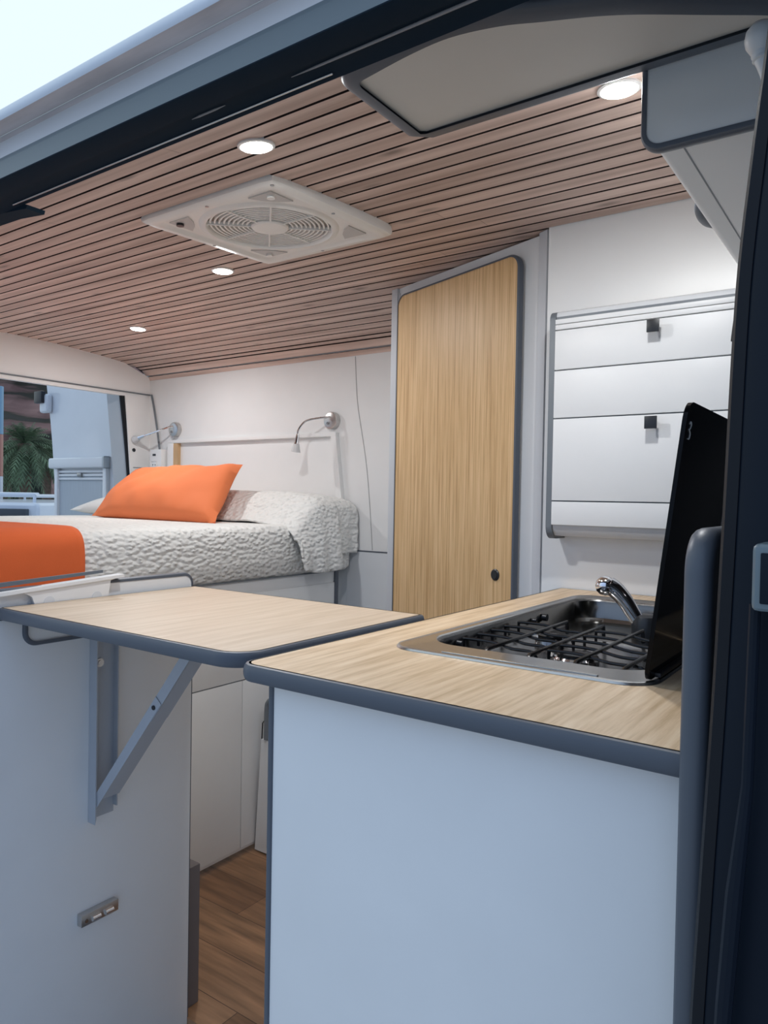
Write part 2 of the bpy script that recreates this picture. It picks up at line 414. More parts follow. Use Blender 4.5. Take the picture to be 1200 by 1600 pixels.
bm = BM(); tube(bm, [(-.600, .6435, .4908), (-.56, .643, .4905), (-.42, .643, .4905), (.6, .643, .4905)], [.0004, .0015, .0019, .0019], 8); struct('trim_glint_long', bm, GLINT)
closed_strip('wall_side_lower', [(.6005, .4915), (.6005, .5247), (.63, .53), (.64, .50)], BODYT, kind='structure')
closed_strip('wall_side_upper', [(.6005, .5247), (.6005, .5484), (.61, .556), (.66, .59), (.66, .53)], BODYL, kind='structure')
t = thing('awning', (-3, .58, .55), 'long pale awning case with a grubby underside fixed along the van roof edge', 'awning')
closed_strip('case_underside', [(.600, .5482), (.590, .5493), (.586, .5493), (.5655, .5503), (.568, .556), (.606, .560)], AWNB, parent=t)
closed_strip('front_cover', [(.5655, .5500), (.5635, .5530), (.5632, .5575), (.566, .5655), (.575, .5758), (.59, .5895), (.64, .628), (.66, .628), (.60, .575), (.569, .556)], AWNF, parent=t)
bm = BM(); tube(bm, [(x0, .5905, .5489), (x1, .5905, .5489)], .0010, 6); obj('seam_bead', bm, SATIN, t)
# bracket stop at the end of the door rail
t = thing('door_rail_stop', (-1.27, .67, .50), 'small dark wedge-shaped stop at the left end of the sliding door rail', 'door stop')
bm = BM(); prism(bm, [(-1.42, .505), (-1.26, .496), (-1.222, .484), (-1.225, .478), (-1.30, .486), (-1.42, .489)], 'xz', .668, .70); obj('wedge', bm, NAVYD, t)
bm = BM(); disc(bm, (-1.262, .672, .499), (0, -1, 0), .006, .006, 12); obj('bolt', bm, SATIN, t)

# B pillar with latch
bm = BM()
pl = [(-.084, .43), (-.086, .36), (-.0895, .32), (-.0965, .25), (-.1040, .155), (-.1085, .0), (-.113, -.15), (-.119, -.30), (-.124, -.45), (-.1285, -.75), (-.133, -1.1), (-.140, -1.7)]
P1 = smooth_path([(x, 0, z) for x, z in pl], 5)
prof = [(0, .605), (.004, .597), (.012, .592), (.03, .588), (.19, .585), (.20, .60), (.19, .66), (.02, .66)]
loft(bm, [[(p.x+dx+(0 if dx < .1 else 0), dy, p.z) for dx, dy in prof] for p in P1][::-1], True, True)
struct('trim_14', bm, NAVY)
bm = BM()
loft(bm, [[(p.x+dx-.004, dy, p.z) for dx, dy in [(0, .600), (.003, .594), (.011, .594), (.013, .60), (.011, .612), (.002, .612)]] for p in P1][::-1], True, True)
struct('trim_15', bm, RUBBER)
bm = BM(); tube(bm, [(-.085, .575, -.07), (-.087, .575, -.2), (-.0935, .575, -.28), (-.098, .575, -.36), (-.104, .575, -.5), (-.11, .575, -1.4)], [.004, .004, .006, .006, .005, .005], 10)
struct('trim_16', bm, NAVY)
t = thing('door_latch', (-.06, .56, -.05), 'slate blue rounded latch block on the dark door pillar', 'latch')
bm = BM(); box(bm, -.0835, -.02, .545, .590, -.0715, -.026, .005, 3); obj('housing', bm, BODYT, t)
bm = BM(); box(bm, -.078, -.02, .5435, .546, -.066, -.032, .001); obj('inset_plate', bm, NAVY, t)

# ------------------------------------------------------------------ bed base and bed
t = thing('bed_base', (XB, 1.6, FL), 'white built-in bed base with a flap door under the bed', 'bed base')
bm = BM()
box(bm, XB-.018, XB-.001, .625, 2.262, FL+.02, -.292, .001)
box(bm, -3.14, XB, .625, 2.262, -.33, -.292); box(bm, -3.14, XB-.12, 2.262, 2.36, -.33, -.292)
obj('front_panel', bm, WHITE, t)
bm = BM(); box(bm, XB-.001, XB+.003, 1.28, 1.773, FL+.03, -.634, .001); obj('flap_door', bm, WHITE, t)
bm = BM(); box(bm, XB-.001, XB+.0032, 1.776, 2.262, FL+.03, -.634, .001); box(bm, XB-.001, XB+.0032, .64, 2.262, -.630, -.336, .001); obj('fascia', bm, WHITE, t)
bm = BM(); box(bm, XB-.0005, XB+.0006, 1.26, 2.262, -.336, -.6342); box(bm, XB-.004, XB+.006, 1.2, 2.26, -.293, -.289); obj('shadow_gap', bm, TRIML, t)
bm = BM(); box(bm, XB-.02, XB+.006, 2.262, 2.285, FL+.02, -.262, .003); obj('corner_trim', bm, TRIM, t, label='dark slate corner trim')

def pillow(corners, thick, nx=36, ny=26, seed=0, wr=.004, pinch=.06, wr_s=14):
    c = [Vector(p) for p in corners]   # c00,c10,c11,c01
    nrm = ((c[1]-c[0]).cross(c[3]-c[0])).normalized()
    bm = BM(); top = []; bot = []
    for side, store in ((1, top), (-1, bot)):
        for j in range(ny+1):
            row = []
            for i in range(nx+1):
                u, v = i/nx, j/ny; a, b = 2*u-1, 2*v-1
                pu = .5+.5*a*(1-pinch*(1-b*b)); pv = .5+.5*b*(1-pinch*(1-a*a))
                p = (c[0]*(1-pu)+c[1]*pu)*(1-pv)+(c[3]*(1-pu)+c[2]*pu)*pv
                h = max(0, (1-abs(a)**2.6)*(1-abs(b)**2.6))**.5
                n = mnoise.noise(Vector((p.x*wr_s, p.y*wr_s+seed, p.z*wr_s)))*wr + mnoise.noise(Vector((p.x*wr_s*.35+seed, p.y*5, p.z*5)))*wr*2.2
                row.append(bm.verts.new(p+nrm*side*(h*thick/2)+nrm*n*min(1, h*2)))
            store.append(row)
        for j in range(ny):
            for i in range(nx): bm.faces.new((store[j][i], store[j][i+1], store[j+1][i+1], store[j+1][i]))
    bmesh.ops.remove_doubles(bm, verts=bm.verts, dist=.0004)
    return bm

# mattress under a fitted quilted cover
bm = BM()
MT = -.104
def mat_loop(ins, z):
    return [(x, y, z) for x, y in rr(-3.15+ins, XB+.012-ins, .74+ins, 2.375-ins, .05, 6)]
lp = [(.012, -.290), (.0, -.275), (-.001, -.22), (-.002, -.17), (.0, -.135), (.006, -.118), (.018, -.108), (.04, MT)]
loft(bm, [mat_loop(i, z) for i, z in lp], True, True)
t = obj('mattress', bm, QUILT, None, 'thick mattress in an off-white quilted cover on the bed base', 'mattress', ang=60)
bm = BM()   # orange throw over the foot corner
W = []
path = [(-3.0, MT+.006), (-2.6, MT+.010), (-2.2, MT+.012), (-1.93, MT+.012), (-1.87, MT+.008), (-1.838, MT-.006), (-1.822, MT-.03), (-1.818, MT-.07), (-1.8165, MT-.12), (-1.816, -.262)]
pp = smooth_path([(x, 0, z) for x, z in path], 5)
for j in range(25):
    y = .75+(1.163-.75)*j/24
    e = 0
    W.append([(p.x-(.010*e*e if p.x > -1.86 else 0)+.0015*math.sin(j*1.3+i*.4), y, p.z-.010*e*e*(1 if p.z > MT-.02 else 0)) for i, p in enumerate(pp)])
loft(bm, W, closed=False)
bm2 = bm
o = obj('throw_blanket', bm2, ORANGET, None, 'burnt orange throw folded over the near end of the bed', 'blanket', ang=80)
md = o.modifiers.new('thick', 'SOLIDIFY'); md.thickness = .006; md.offset = 1

# pillows and cushion
o = obj('pillow', pillow([(-3.14, 1.93, -.080), (-2.62, 2.10, -.06), (-2.60, 2.35, .00), (-3.12, 2.35, .0)], .12, seed=2), PILLOW, None, 'white pillow half hidden behind the orange cushion, nearest the rear doors', 'pillow', ang=80)
o = obj('pillow', pillow([(-2.50, 2.06, -.075), (-1.90, 2.06, -.075), (-1.90, 2.36, -.05), (-2.50, 2.36, -.05)], .10, seed=4), PILLOW, None, 'white pillow bulging under the turned-down quilt on the aisle side of the bed', 'pillow', ang=80)
t = obj('cushion', pillow([(-2.86, 1.86, -.098), (-2.06, 1.84, -.105), (-2.19, 2.10, .125), (-2.92, 2.12, .112)], .15, seed=9, wr=.011, pinch=.05, wr_s=12), ORANGE, None, 'plump orange cushion leaning against the pillows', 'cushion', ang=80)

# turned-down quilt over the aisle-side pillow, hanging over the bed front
bm = BM(); rows = []
NV = 56
for j in range(NV+1):
    v = j/NV; y = 1.985+(2.375-1.985)*v
    # hump height across y
    hz = MT+.006 + .112*min(1, math.sin(min(v/.42, 1)*PI/2)**1.3) - .018*max(0, (v-.6)/.4)**2
    zb = (-.268-.016*math.sin(min(v/.72, 1)*PI)) if v < .66 else -.222
    if v < .05: zb = MT-.05-(v/.05)*.15
    fold = .004 if v > .66 else (.034 if v < .60 else .034-.03*(v-.60)/.06)
    row = []
    for i in range(31):      # along the top, x from -2.55 to the edge
        u = i/30; x = -2.60+(-1.905+2.60)*u
        lift = min(1, u/.35)**.8
        z = MT+.006+(hz-MT-.006)*(.80+.2*lift) - .012*max(0, (u-.75)/.25)**2
        z += .004*mnoise.noise(Vector((x*9, y*9, 0)))
        row.append((x, y, z))
    ztop = row[-1][2]
    for i in range(1, 27):   # down the front
        s = i/26
        if s < .25:
            a = s/.25*PI/2; x = -1.905+.085*math.sin(a)+fold*.5*math.sin(a); z = ztop-.05*(1-math.cos(a))
        else:
            q = (s-.25)/.75
            zz = ztop-.05
            x = -1.82+fold*.5+fold*.6*math.sin(q*2.2)+.006*math.sin(v*26)*q; z = zz+(zb-zz)*q
        yy = y+.02*(s**2)*(1 if v < .7 else -.3)
        row.append((x, yy+.003*math.sin(i*.9), z))
    rows.append(row)
loft(bm, rows, closed=False)
o = obj('quilt', bm, QUILT, None, 'off-white quilt turned down over a pillow, its corner hanging off the bed front', 'quilt', ang=80)
md = o.modifiers.new('thick', 'SOLIDIFY'); md.thickness = .007; md.offset = 1

# headboard with long recess
t = thing('headboard', (-2.45, YB, .0), 'white boxed headboard panel with a long shelf recess behind the pillows', 'headboard')
bm = BM()
box(bm, -3.0, -1.925, YB-.022, YB-.0005, .252, .268, .002)
box(bm, -3.0, -2.955, YB-.022, YB-.0005, -.1, .252, .001)
pr = [(-1.952, .2525), (-1.925, .2525), (-1.877, -.1), (-1.905, -.1)]
prism(bm, pr, 'xz', YB-.022, YB-.0005)
obj('frame', bm, WALLW, t)
bm = BM(); box(bm, -2.955, -2.925, YB-.020, YB-.0005, -.1, .251); obj('pine_side', bm, PINE, t, label='bare pine side of the recess')
# reading lamps
def reading_lamp(name, label, base, path, cup_dir, r=.0045):
    t = thing(name, base, label, 'reading lamp', 'reading lamps over the bed')
    bm = BM(); disc(bm, (base[0], YB-.001, base[2]), (0, -1, 0), .036, .024, 32, bev=.006); obj('wall_plate', bm, SATIN, t)
    bm = BM(); disc(bm, (base[0]-.01, YB-.025, base[2]-.012), (0, -1, 0), .006, .004, 14); obj('switch', bm, STEELD, t)
    bm = BM(); P = smooth_path(path, 8); tube(bm, P, r, 10); obj('gooseneck', bm, CHROME, t)
    e = P[-1]; d = Vector(cup_dir).normalized()
    bm = BM(); tube(bm, [e-d*.008, e+d*.004, e+d*.022, e+d*.034, e+d*.036], [.006, .008, .010, .012, .009], 18); h = obj('lamp_head', bm, CHROME, t)
    bm = BM(); tube(bm, [e+d*.034, e+d*.044, e+d*.058, e+d*.068], [.012, .014, .018, .020], 18); obj('glass_shade', bm, FROST, t)
    return t
reading_lamp('reading_lamp', 'chrome gooseneck reading lamp above the turned-down quilt, head bent straight down', (-1.955, YB, .318),
             [(-1.955, YB-.02, .332), (-1.975, YB-.06, .325), (-2.02, YB-.10, .310), (-2.045, YB-.115, .275), (-2.048, YB-.118, .250)], (-.15, 0, -1))
reading_lamp('reading_lamp', 'chrome gooseneck reading lamp above the socket box, stretched out towards the rear doors', (-2.955, YB, .320),
             [(-2.955, YB-.02, .335), (-2.975, YB-.05, .325), (-3.02, YB-.07, .308), (-3.07, YB-.08, .295), (-3.10, YB-.085, .288)], (-1, -.1, -.28))
# cable cover trim and socket box
bm = BM(); tube(bm, smooth_path([(-3.152, YB-.004, .505), (-3.13, YB-.006, .44), (-3.10, YB-.008, .33), (-3.075, YB-.010, .225)]), .005, 8); struct('trim_17', bm, TRIML)
bm = BM(); tube(bm, smooth_path([(-2.965, YB-.004, .285), (-3.0, YB-.006, .26), (-3.03, YB-.008, .222)]), .0022, 8)
tag(obj('lamp_cable', bm, PLW), 'thin white cable running from the rear reading lamp down to the socket box', 'cable')
t = thing('socket_box', (-3.055, YB, .03), 'white surface-mounted socket box beside the headboard', 'socket box')
bm = BM(); box(bm, -3.10, -3.01, YB-.05, YB-.001, .03, .222, .004); obj('housing', bm, PLW, t)
for z in (.195, .145, .085):
    bm = BM()
    if z == .195: box(bm, -3.075, -3.052, YB-.0525, YB-.049, z-.005, z+.005, .001)
    else: box(bm, -3.084, -3.040, YB-.0525, YB-.049, z-.018, z+.018, .006)
    s = obj('socket_insert', bm, PLW if z != .195 else BLACK, t)
    if z != .195:
        bm = BM()
        for dx in (-.009, .009): disc(bm, (-3.062+dx, YB-.0525, z), (0, -1, 0), .003, .001, 8)
        obj('pin_hole', bm, BLACK, s)

# ------------------------------------------------------------------ wardrobe with diagonal front
A = Vector((-.744, 1.74, 0)); B = Vector((-1.366, 1.963, 0)); U = (B-A).normalized(); Nn = Vector((-U.y, U.x, 0))
if Nn.y > 0: Nn = -Nn      # toward the camera
def W3(u, z, d): p = A+U*u+Nn*d; return (p.x, p.y, z)
def wprism(bm, pts, d0, d1):
    a = [bm.verts.new(W3(u, z, d0)) for u, z in pts]; b = [bm.verts.new(W3(u, z, d1)) for u, z in pts]; n = len(pts)
    bm.faces.new(a); bm.faces.new(b[::-1])
    for i in range(n): bm.faces.new((a[i], a[(i+1) % n], b[(i+1) % n], b[i]))
def wtrim(bm, pts, d0, d1, t):
    n0 = len(bm.verts); trim(bm, pts, 'xy', d0, d1, t); bm.verts.ensure_lookup_table()
    for v in bm.verts[n0:]: v.co = W3(v.co.x, v.co.y, v.co.z)
t = thing('wardrobe', (-1.05, 1.86, FL), 'tall pale grey wardrobe set diagonally between the bed and the kitchen wall', 'wardrobe')
bm = BM()
q = [(-.744, 1.745), (-1.366, 1.966), (-1.366, 2.38), (-.744, 2.38)]
vs = [[(x, y, z) for x, y in q] for z in (FL+.001, .672)]
loft(bm, vs, True, True)
obj('carcass', bm, GREYLAM, t)
bm = BM(); wprism(bm, [(.002, FL), (.028, FL), (.028, .675), (.002, .677)], -.004, .004); obj('corner_post', bm, ALU, t)
bm = BM(); wprism(bm, rr(.634, .664, FL, .672, .004, 3), -.02, .006); wprism(bm, rr(.628, .634, FL, .655, .001, 2), -.004, .002); obj('corner_post', bm, ALU, t)
bm = BM(); DR = rr(.083, .612, FL+.1, .637, (.0, .0, .035, .035), 10); wprism(bm, DR, .003, .019); d = obj('door', bm, OAKV, t, label='honey oak door')
bm = BM(); wtrim(bm, DR, .003, .0195, .004); obj('edge_trim', bm, TRIM, d)
c = Vector(W3(.146, -.199, .019))
bm = BM(); tube(bm, [c, c+Nn*.002, c+Nn*.004], [.0155, .0155, .013], 28); tube(bm, [c+Nn*.004, c+Nn*.0055], [.011, .0105], 28); obj('push_lock', bm, BLACK, d)

# ------------------------------------------------------------------ kitchen: drawer wall unit
YF = 1.655   # its front plane
def kz(z): return z*YF/YK
kx = YF/1.734
t = thing('drawer_unit', (-.45, YK, -.09), 'white wall-hung drawer unit with black square knobs above the worktop', 'drawer unit')
XRt = -.20
Xl = -.718*kx
bm = BM(); prism(bm, rr(YF-.004, YK, -.094*kx, .468*kx+.002, (.03, 0, 0, .022), 8), 'yz', Xl-.013, Xl+.002); obj('side_panel', bm, TRIML, t, label='slate grey rounded side panel')
pr = [(YK-.001, .448), (YF+.012, .448), (YF+.003, .444), (YF, .436), (YF, -.055), (YF+.004, -.070), (YF+.018, -.082), (YK-.001, -.086)]
bm = BM(); prism(bm, pr, 'yz', Xl+.002, XRt); obj('carcass', bm, GREYLAM, t)
zs = [(.418, .3225, 'drawer'), (.3195, .2045, 'fixed_panel'), (.2015, .0020, 'drawer'), (-.001, -.058, 'bottom_rail'), (.446, .434, 'top_rail'), (.4325, .4205, 'top_rail')]
for a, b, nm in zs:
    bm = BM(); box(bm, Xl+.003, XRt-.004, YF-.010, YF+.001, b*kx, a*kx, .0012)
    d = obj(nm, bm, WHITE, t)
    if nm == 'drawer':
        bm = BM(); zt = a*kx-.006
        kx0 = -.4865*kx+.0
        box(bm, kx0, kx0+.026, YF-.038, YF-.033, zt-.027, zt, .001); box(bm, kx0+.008, kx0+.018, YF-.033, YF-.009, zt-.019, zt-.008)
        obj('knob', bm, BLACK, d)
bm = BM(); box(bm, Xl+.003, XRt-.004, YF-.002, YF+.0005, -.05, .433); obj('shadow_gap', bm, TRIML, t)

# overhead cabinet end and its long side
t = thing('overhead_cabinet', (-.1, 1.3, .47), 'grey-white overhead cabinet at the upper right with dark edging on its end panel', 'cabinet')
EP = rr(-.297, .12, .470, .70, (.022, 0, 0, 0), 10)
bm = BM(); prism(bm, EP, 'xz', 1.003, 1.018); o = obj('end_panel', bm, WHITE, t)
bm = BM(); trim(bm, EP, 'xz', 1.003, 1.018, .006); obj('edge_trim', bm, TRIM, o)
bm = BM(); box(bm, -.288, .12, 1.018, YK-.002, .474, .60, .012, 4); obj('carcass', bm, WHITE, t)
bm = BM(); box(bm, -.252, .10, 1.03, YK-.01, .4725, .476, .0005); obj('bottom_panel', bm, WHITE, t)
bm = BM(); box(bm, -.2535, -.2515, 1.02, YK-.01, .4720, .4765); obj('shadow_gap', bm, TRIML, t)
bm = BM(); tube(bm, smooth_path([(-.286, 1.29, .515), (-.297, 1.32, .506), (-.302, 1.36, .500), (-.300, 1.41, .500), (-.286, 1.46, .506)], 5), [.002+.0065*math.sin(PI*k/20) for k in range(21)], 14); obj('handle', bm, TRIM, t)
# horizontal shelf board under the ceiling with edging
t = thing('overhead_board', (-.3, .9, .571), 'large cream board with slate edging fixed flat below the slatted ceiling', 'board')
OB = rr(-.634, .30, .70, .975, .008, 4)
near = [(p.x, p.y) for p in smooth_path([(-.631, .815, 0), (-.628, .806, 0), (-.620, .799, 0), (-.60, .795, 0), (-.53, .785, 0), (-.47, .783, 0), (-.41, .797, 0), (-.363, .818, 0), (-.31, .842, 0), (-.266, .867, 0), (-.20, .912, 0), (-.150, .946, 0), (-.13, .962, 0)], 5)]
OB = near + [(-.124, .966), (-.13, .975), (-.622, .975), (-.632, .968)]
bm = BM(); prism(bm, OB, 'xy', .571, .586); obj('panel', bm, mat('cream_board', (.62, .59, .54), .5), t)
bm = BM(); trim(bm, OB, 'xy', .5665, .5880, .024); obj('edge_trim', bm, TRIM, t)
# led strip over the drawers, in a slim profile
t = thing('led_strip', (-.4, YF+.03, .462), 'slim lit strip lamp on top of the drawer unit', 'lamp')
bm = BM(); box(bm, -.60, -.21, YF+.030, YF+.045, .4485, .452); obj('profile', bm, SATIN, t)
bm = BM(); box(bm, -.59, -.22, YF+.032, YF+.043, .452, .4528); obj('diffuser', bm, emis('strip_glow', (1, .97, .92), 3), t)
# white knob hook
t = thing('hook_knob', (-.13, .80, .44), 'white round knob on a tapering stem hanging at the top right by the door pillar', 'hook')
bm = BM(); lathe(bm, (-.1265, .80, .4535), [(.001, .0165), (.009, .0140), (.0138, .008), (.0152, 0), (.0140, -.006), (.010, -.0125), (.008, -.0145)], 24); obj('knob', bm, ROPE, t)
bm = BM(); tube(bm, smooth_path([(-.1265, .80, .440), (-.1235, .80, .430), (-.121, .80, .418), (-.118, .80, .40)]), [.0095-.0002*k*1.4 for k in range(19)], 14); obj('stem', bm, ROPE, t)
bm = BM(); lathe(bm, (-.1245, .80, .4335), [(.0088, .002), (.0098, .001), (.0098, -.001), (.0085, -.002)], 20); obj('collar', bm, ROPE, t)
bm = BM(); tube(bm, smooth_path([(-.1185, .79, .402), (-.122, .79, .37), (-.1245, .79, .33), (-.127, .79, .28), (-.135, .79, .21), (-.142, .79, .16)]), [.003+.0035*math.sin(PI*k/30) for k in range(31)], 10)
tag(obj('curtain', bm, RUBBER), 'narrow dark bunched curtain hanging from the white knob beside the pillar', 'curtain')

# ------------------------------------------------------------------ worktop with hob and sink
t = thing('kitchen_worktop', (-.4, 1.2, ZT), 'pale oak worktop with thick slate edging around the hob', 'worktop')
HX0, HX1, HY0, HY1 = -.600, -.238, .872, 1.615
zb = ZT-.021
bm = BM()
front = rr(-.690, -.150, .664, HY0+.02, (.022, 0, 0, 0), 10)
prism(bm, front, 'xy', zb, ZT)
prism(bm, [(-.690, HY0+.02), (HX0+.010, HY0+.02), (HX0+.010, HY1-.010), (-.690, HY1-.010)], 'xy', zb, ZT)
prism(bm, [(HX1-.010, HY0+.02), (-.150, HY0+.02), (-.150, HY1-.010), (HX1-.010, HY1-.010)], 'xy', zb, ZT)
prism(bm, [(-.690, HY1-.010), (-.150, HY1-.010), (-.150, 1.7355), (-.690, 1.7355)], 'xy', zb, ZT)
obj('top', bm, OAKH, t, smooth=False)
full = rr(-.690, -.150, .664, 1.7355, (.022, 0, 0, 0), 10)
bm = BM(); trim(bm, full[::1], 'xy', zb, ZT-.0012, .007); obj('edge_trim', bm, TRIM, t)

t = thing('kitchen_cabinet', (-.4, 1.2, FL), 'white kitchen cabinet below the hob with a plain front', 'cabinet')
bm = BM(); box(bm, -.655, -.140, .688, .702, FL, zb-.0005, .0005); obj('front_panel', bm, WHITE, t)
bm = BM(); box(bm, -.655, -.150, .702, 1.734, FL, FL+.1); box(bm, -.655, -.640, .702, 1.734, FL+.1, zb-.001); box(bm, -.165, -.150, .702, 1.734, FL+.1, zb-.001); box(bm, -.64, -.165, 1.72, 1.734, FL+.1, zb-.07); obj('carcass', bm, WHITE, t)
bm = BM(); prism(bm, rr(-.664, -.655, .686, .704, .003, 4), 'xy', FL, zb-.0005); obj('edge_trim', bm, TRIM, t)

# raised partition at the right end
t = thing('end_partition', (-.13, .9, FL), 'slate edged partition panel standing up at the right end of the worktop', 'partition')
PT = rr(.640, 1.10, FL+.01, -.030, (0, 0, .02, .028), 10)
bm = BM(); prism(bm, PT, 'yz', -.1465, -.1265); obj('panel', bm, mat('slate_laminate', (.14, .15, .17), .45), t)
bm = BM(); trim(bm, PT, 'yz', -.1465, -.1265, .010); obj('edge_trim', bm, TRIM, t)

# hob and sink
t = thing('hob_and_sink', (-.42, 1.25, ZT), 'stainless steel gas hob with sink sunk into the oak worktop', 'hob')
bm = BM()
def RL(x0, x1, y0, y1, r, z): return [(x, y, z) for x, y in rr(x0, x1, y0, y1, r, 10)]
loops = [RL(-.606, -.232, .862, 1.628, .045, ZT+.0004), RL(-.604, -.234, .864, 1.626, .044, ZT+.003), RL(-.600, -.238, .868, 1.622, .042, ZT+.0038),
         RL(-.597, -.241, .871, 1.619, .040, ZT+.0022), RL(-.588, -.252, .930, 1.600, .060, ZT+.0020), RL(-.586, -.254, .934, 1.597, .058, ZT+.0004), RL(-.584, -.256, .938, 1.594, .055, ZT-.004),
         RL(-.580, -.260, .944, 1.588, .05, ZT-.040), RL(-.574, -.266, .952, 1.580, .045, ZT-.047), RL(-.560, -.28, .97, 1.56, .03, ZT-.049)]
loft(bm, loops[:7], False, False)
obj('rim', bm, STEEL, t)
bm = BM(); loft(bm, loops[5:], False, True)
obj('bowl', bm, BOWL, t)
bm = BM()
loft(bm, [RL(-.568, -.272, .955, 1.300, .05, ZT-.049), RL(-.566, -.274, .957, 1.298, .05, ZT-.036), RL(-.562, -.278, .961, 1.294, .048, ZT-.034), RL(-.556, -.284, .967, 1.288, .044, ZT-.0365)], False, True)
obj('hob_plate', bm, STEELD, t)
bm = BM(); box(bm, -.52, -.30, .8765, .8825, ZT+.0018, ZT+.0038, .0015, 3); obj('front_rib', bm, STEEL, t)
for (x, y, r) in ((-.408, 1.095, .036), (-.500, 1.215, .026)):
    bm = BM(); lathe(bm, (x, y, ZT-.0365), [(r*.55, 0), (r, 0), (r*1.02, .010), (r*.94, .013), (r*.5, .013)], 30); b = obj('burner', bm, CHROME, t)
    bm = BM(); lathe(bm, (x, y, ZT-.0235), [(r*.3, 0), (r*.82, 0), (r*.82, .004), (r*.6, .0055)], 30); obj('burner_cap', bm, ENAMEL, b)
gr = BM(); gz = ZT-.008
for x in (-.504, -.436, -.367, -.300): tube(gr, [(x, .975, gz-.022), (x, .978, gz-.004), (x, .984, gz), (x, 1.300, gz), (x, 1.304, gz-.022)], .0034, 8)
obj('pan_support', gr, ENAMEL, t)
gr = BM()
for k, y in enumerate((1.035, 1.085, 1.135, 1.185, 1.24)):
    for (xa, xb) in ((-.572, -.446), (-.428, -.285)):
        tube(gr, smooth_path([(xa, y, gz-.020), (xa, y, gz-.003), (xa+.004, y, gz+.0), (xa+.05, y, gz+.0), ((xa+xb)/2+.02, y, gz-.006), (xb-.008, y, gz-.007), (xb, y, gz-.022)], 4), .0026, 8)
obj('pan_support', gr, ENAMEL, t)
for (y, r) in ((.985, .006), (1.03, .0045), (1.32, .0045), (1.37, .007)):
    bm = BM(); disc(bm, (-.5815, y, ZT-.016), (1, 0, 0), r, .010, 12); obj('lid_stop', bm, BLACK, t)
t2 = thing('kitchen_tap', (-.44, 1.43, ZT-.03), 'small folding chrome tap with a ball end over the sink', 'tap')
bm = BM(); lathe(bm, (-.405, 1.46, ZT-.048), [(.014, 0), (.028, .001), (.028, .034), (.024, .042), (.016, .045)], 26); obj('base', bm, BLACK, t2)
bm = BM(); tube(bm, smooth_path([(-.412, 1.455, ZT-.026), (-.428, 1.452, ZT-.004), (-.444, 1.448, ZT+.022), (-.462, 1.444, ZT+.042), (-.474, 1.44, ZT+.049)], 6), [.0125+.00026*k for k in range(25)], 18); obj('spout', bm, CHROME, t2)
bm = BM(); lathe(bm, (-.480, 1.437, ZT+.049), [(.001, -.0195), (.010, -.017), (.017, -.010), (.0195, 0), (.017, .010), (.010, .017), (.001, .0195)], 26); obj('ball_end', bm, CHROME, t2)
bm = BM(); box(bm, -.415, -.30, 1.44, 1.475, ZT-.030, ZT-.012, .006, 3); obj('pivot_arm', bm, BLACK, t2)

# black glass lids standing up on the hinge line
def lid(label, y0, y1, rc, logo, par):
    bm = BM(); P = rr(y0, y1, 0, .332, (rc*.8, .006, .004, rc), 8); sl = .038/.325
    a = [bm.verts.new((-.2415+v*sl, u, ZT+.004+v*.985)) for u, v in P]; b = [bm.verts.new((-.2465+v*sl, u, ZT+.004+v*.985)) for u, v in P]
    n = len(P); bm.faces.new(a); bm.faces.new(b[::-1])
    for i in range(n): bm.faces.new((a[i], a[(i+1) % n], b[(i+1) % n], b[i]))
    g = obj('glass_lid', bm, GLASSB, par, label=label)
    if logo:
        def L(u, v): return (-.2410+v*sl, u, ZT+.004+v*.985)
        bm = BM(); tube(bm, smooth_path([L(y0+.016, .306), L(y0+.019, .309), L(y0+.023, .306), L(y0+.020, .301), L(y0+.016, .300)], 5), .0006, 6)
        tube(bm, smooth_path([L(y0+.016, .300), L(y0+.023, .295), L(y0+.021, .289), L(y0+.016, .289)], 5), .0006, 6)
        obj('logo', bm, PLW, g, label='small white printed logo')
    else:
        bm = BM(); tube(bm, [(-.2405, y0-.0008, ZT+.006), (-.2405+.325*sl, y0-.0008, ZT+.004+.325*.985)], .0011, 6); obj('seal', bm, FROST, g)
    bm = BM(); box(bm, -.247, -.234, y0+.03, y1-.03, ZT+.0042, ZT+.010, .002); obj('hinge', bm, BLACK, g)
lid('black glass lid standing open at the front', .880, 1.168, .022, True, t)
lid('black glass lid standing open behind the first', 1.174, 1.52, .006, False, t)

# ------------------------------------------------------------------ drop-leaf table, side cabinet and bracket
t = thing('folding_table', (-1.05, .92, ZT), 'pale oak drop-leaf table top with rounded slate edging, held by a bracket', 'table')
FT = rr(-1.353, -.725, .695, 1.150, (.008, .045, .005, .005), 12)
bm = BM(); prism(bm, FT, 'xy', zb, ZT); obj('top', bm, OAKT, t, smooth=False)
bm = BM(); trim(bm, FT, 'xy', zb, ZT-.0012, .007); obj('edge_trim', bm, TRIM, t)

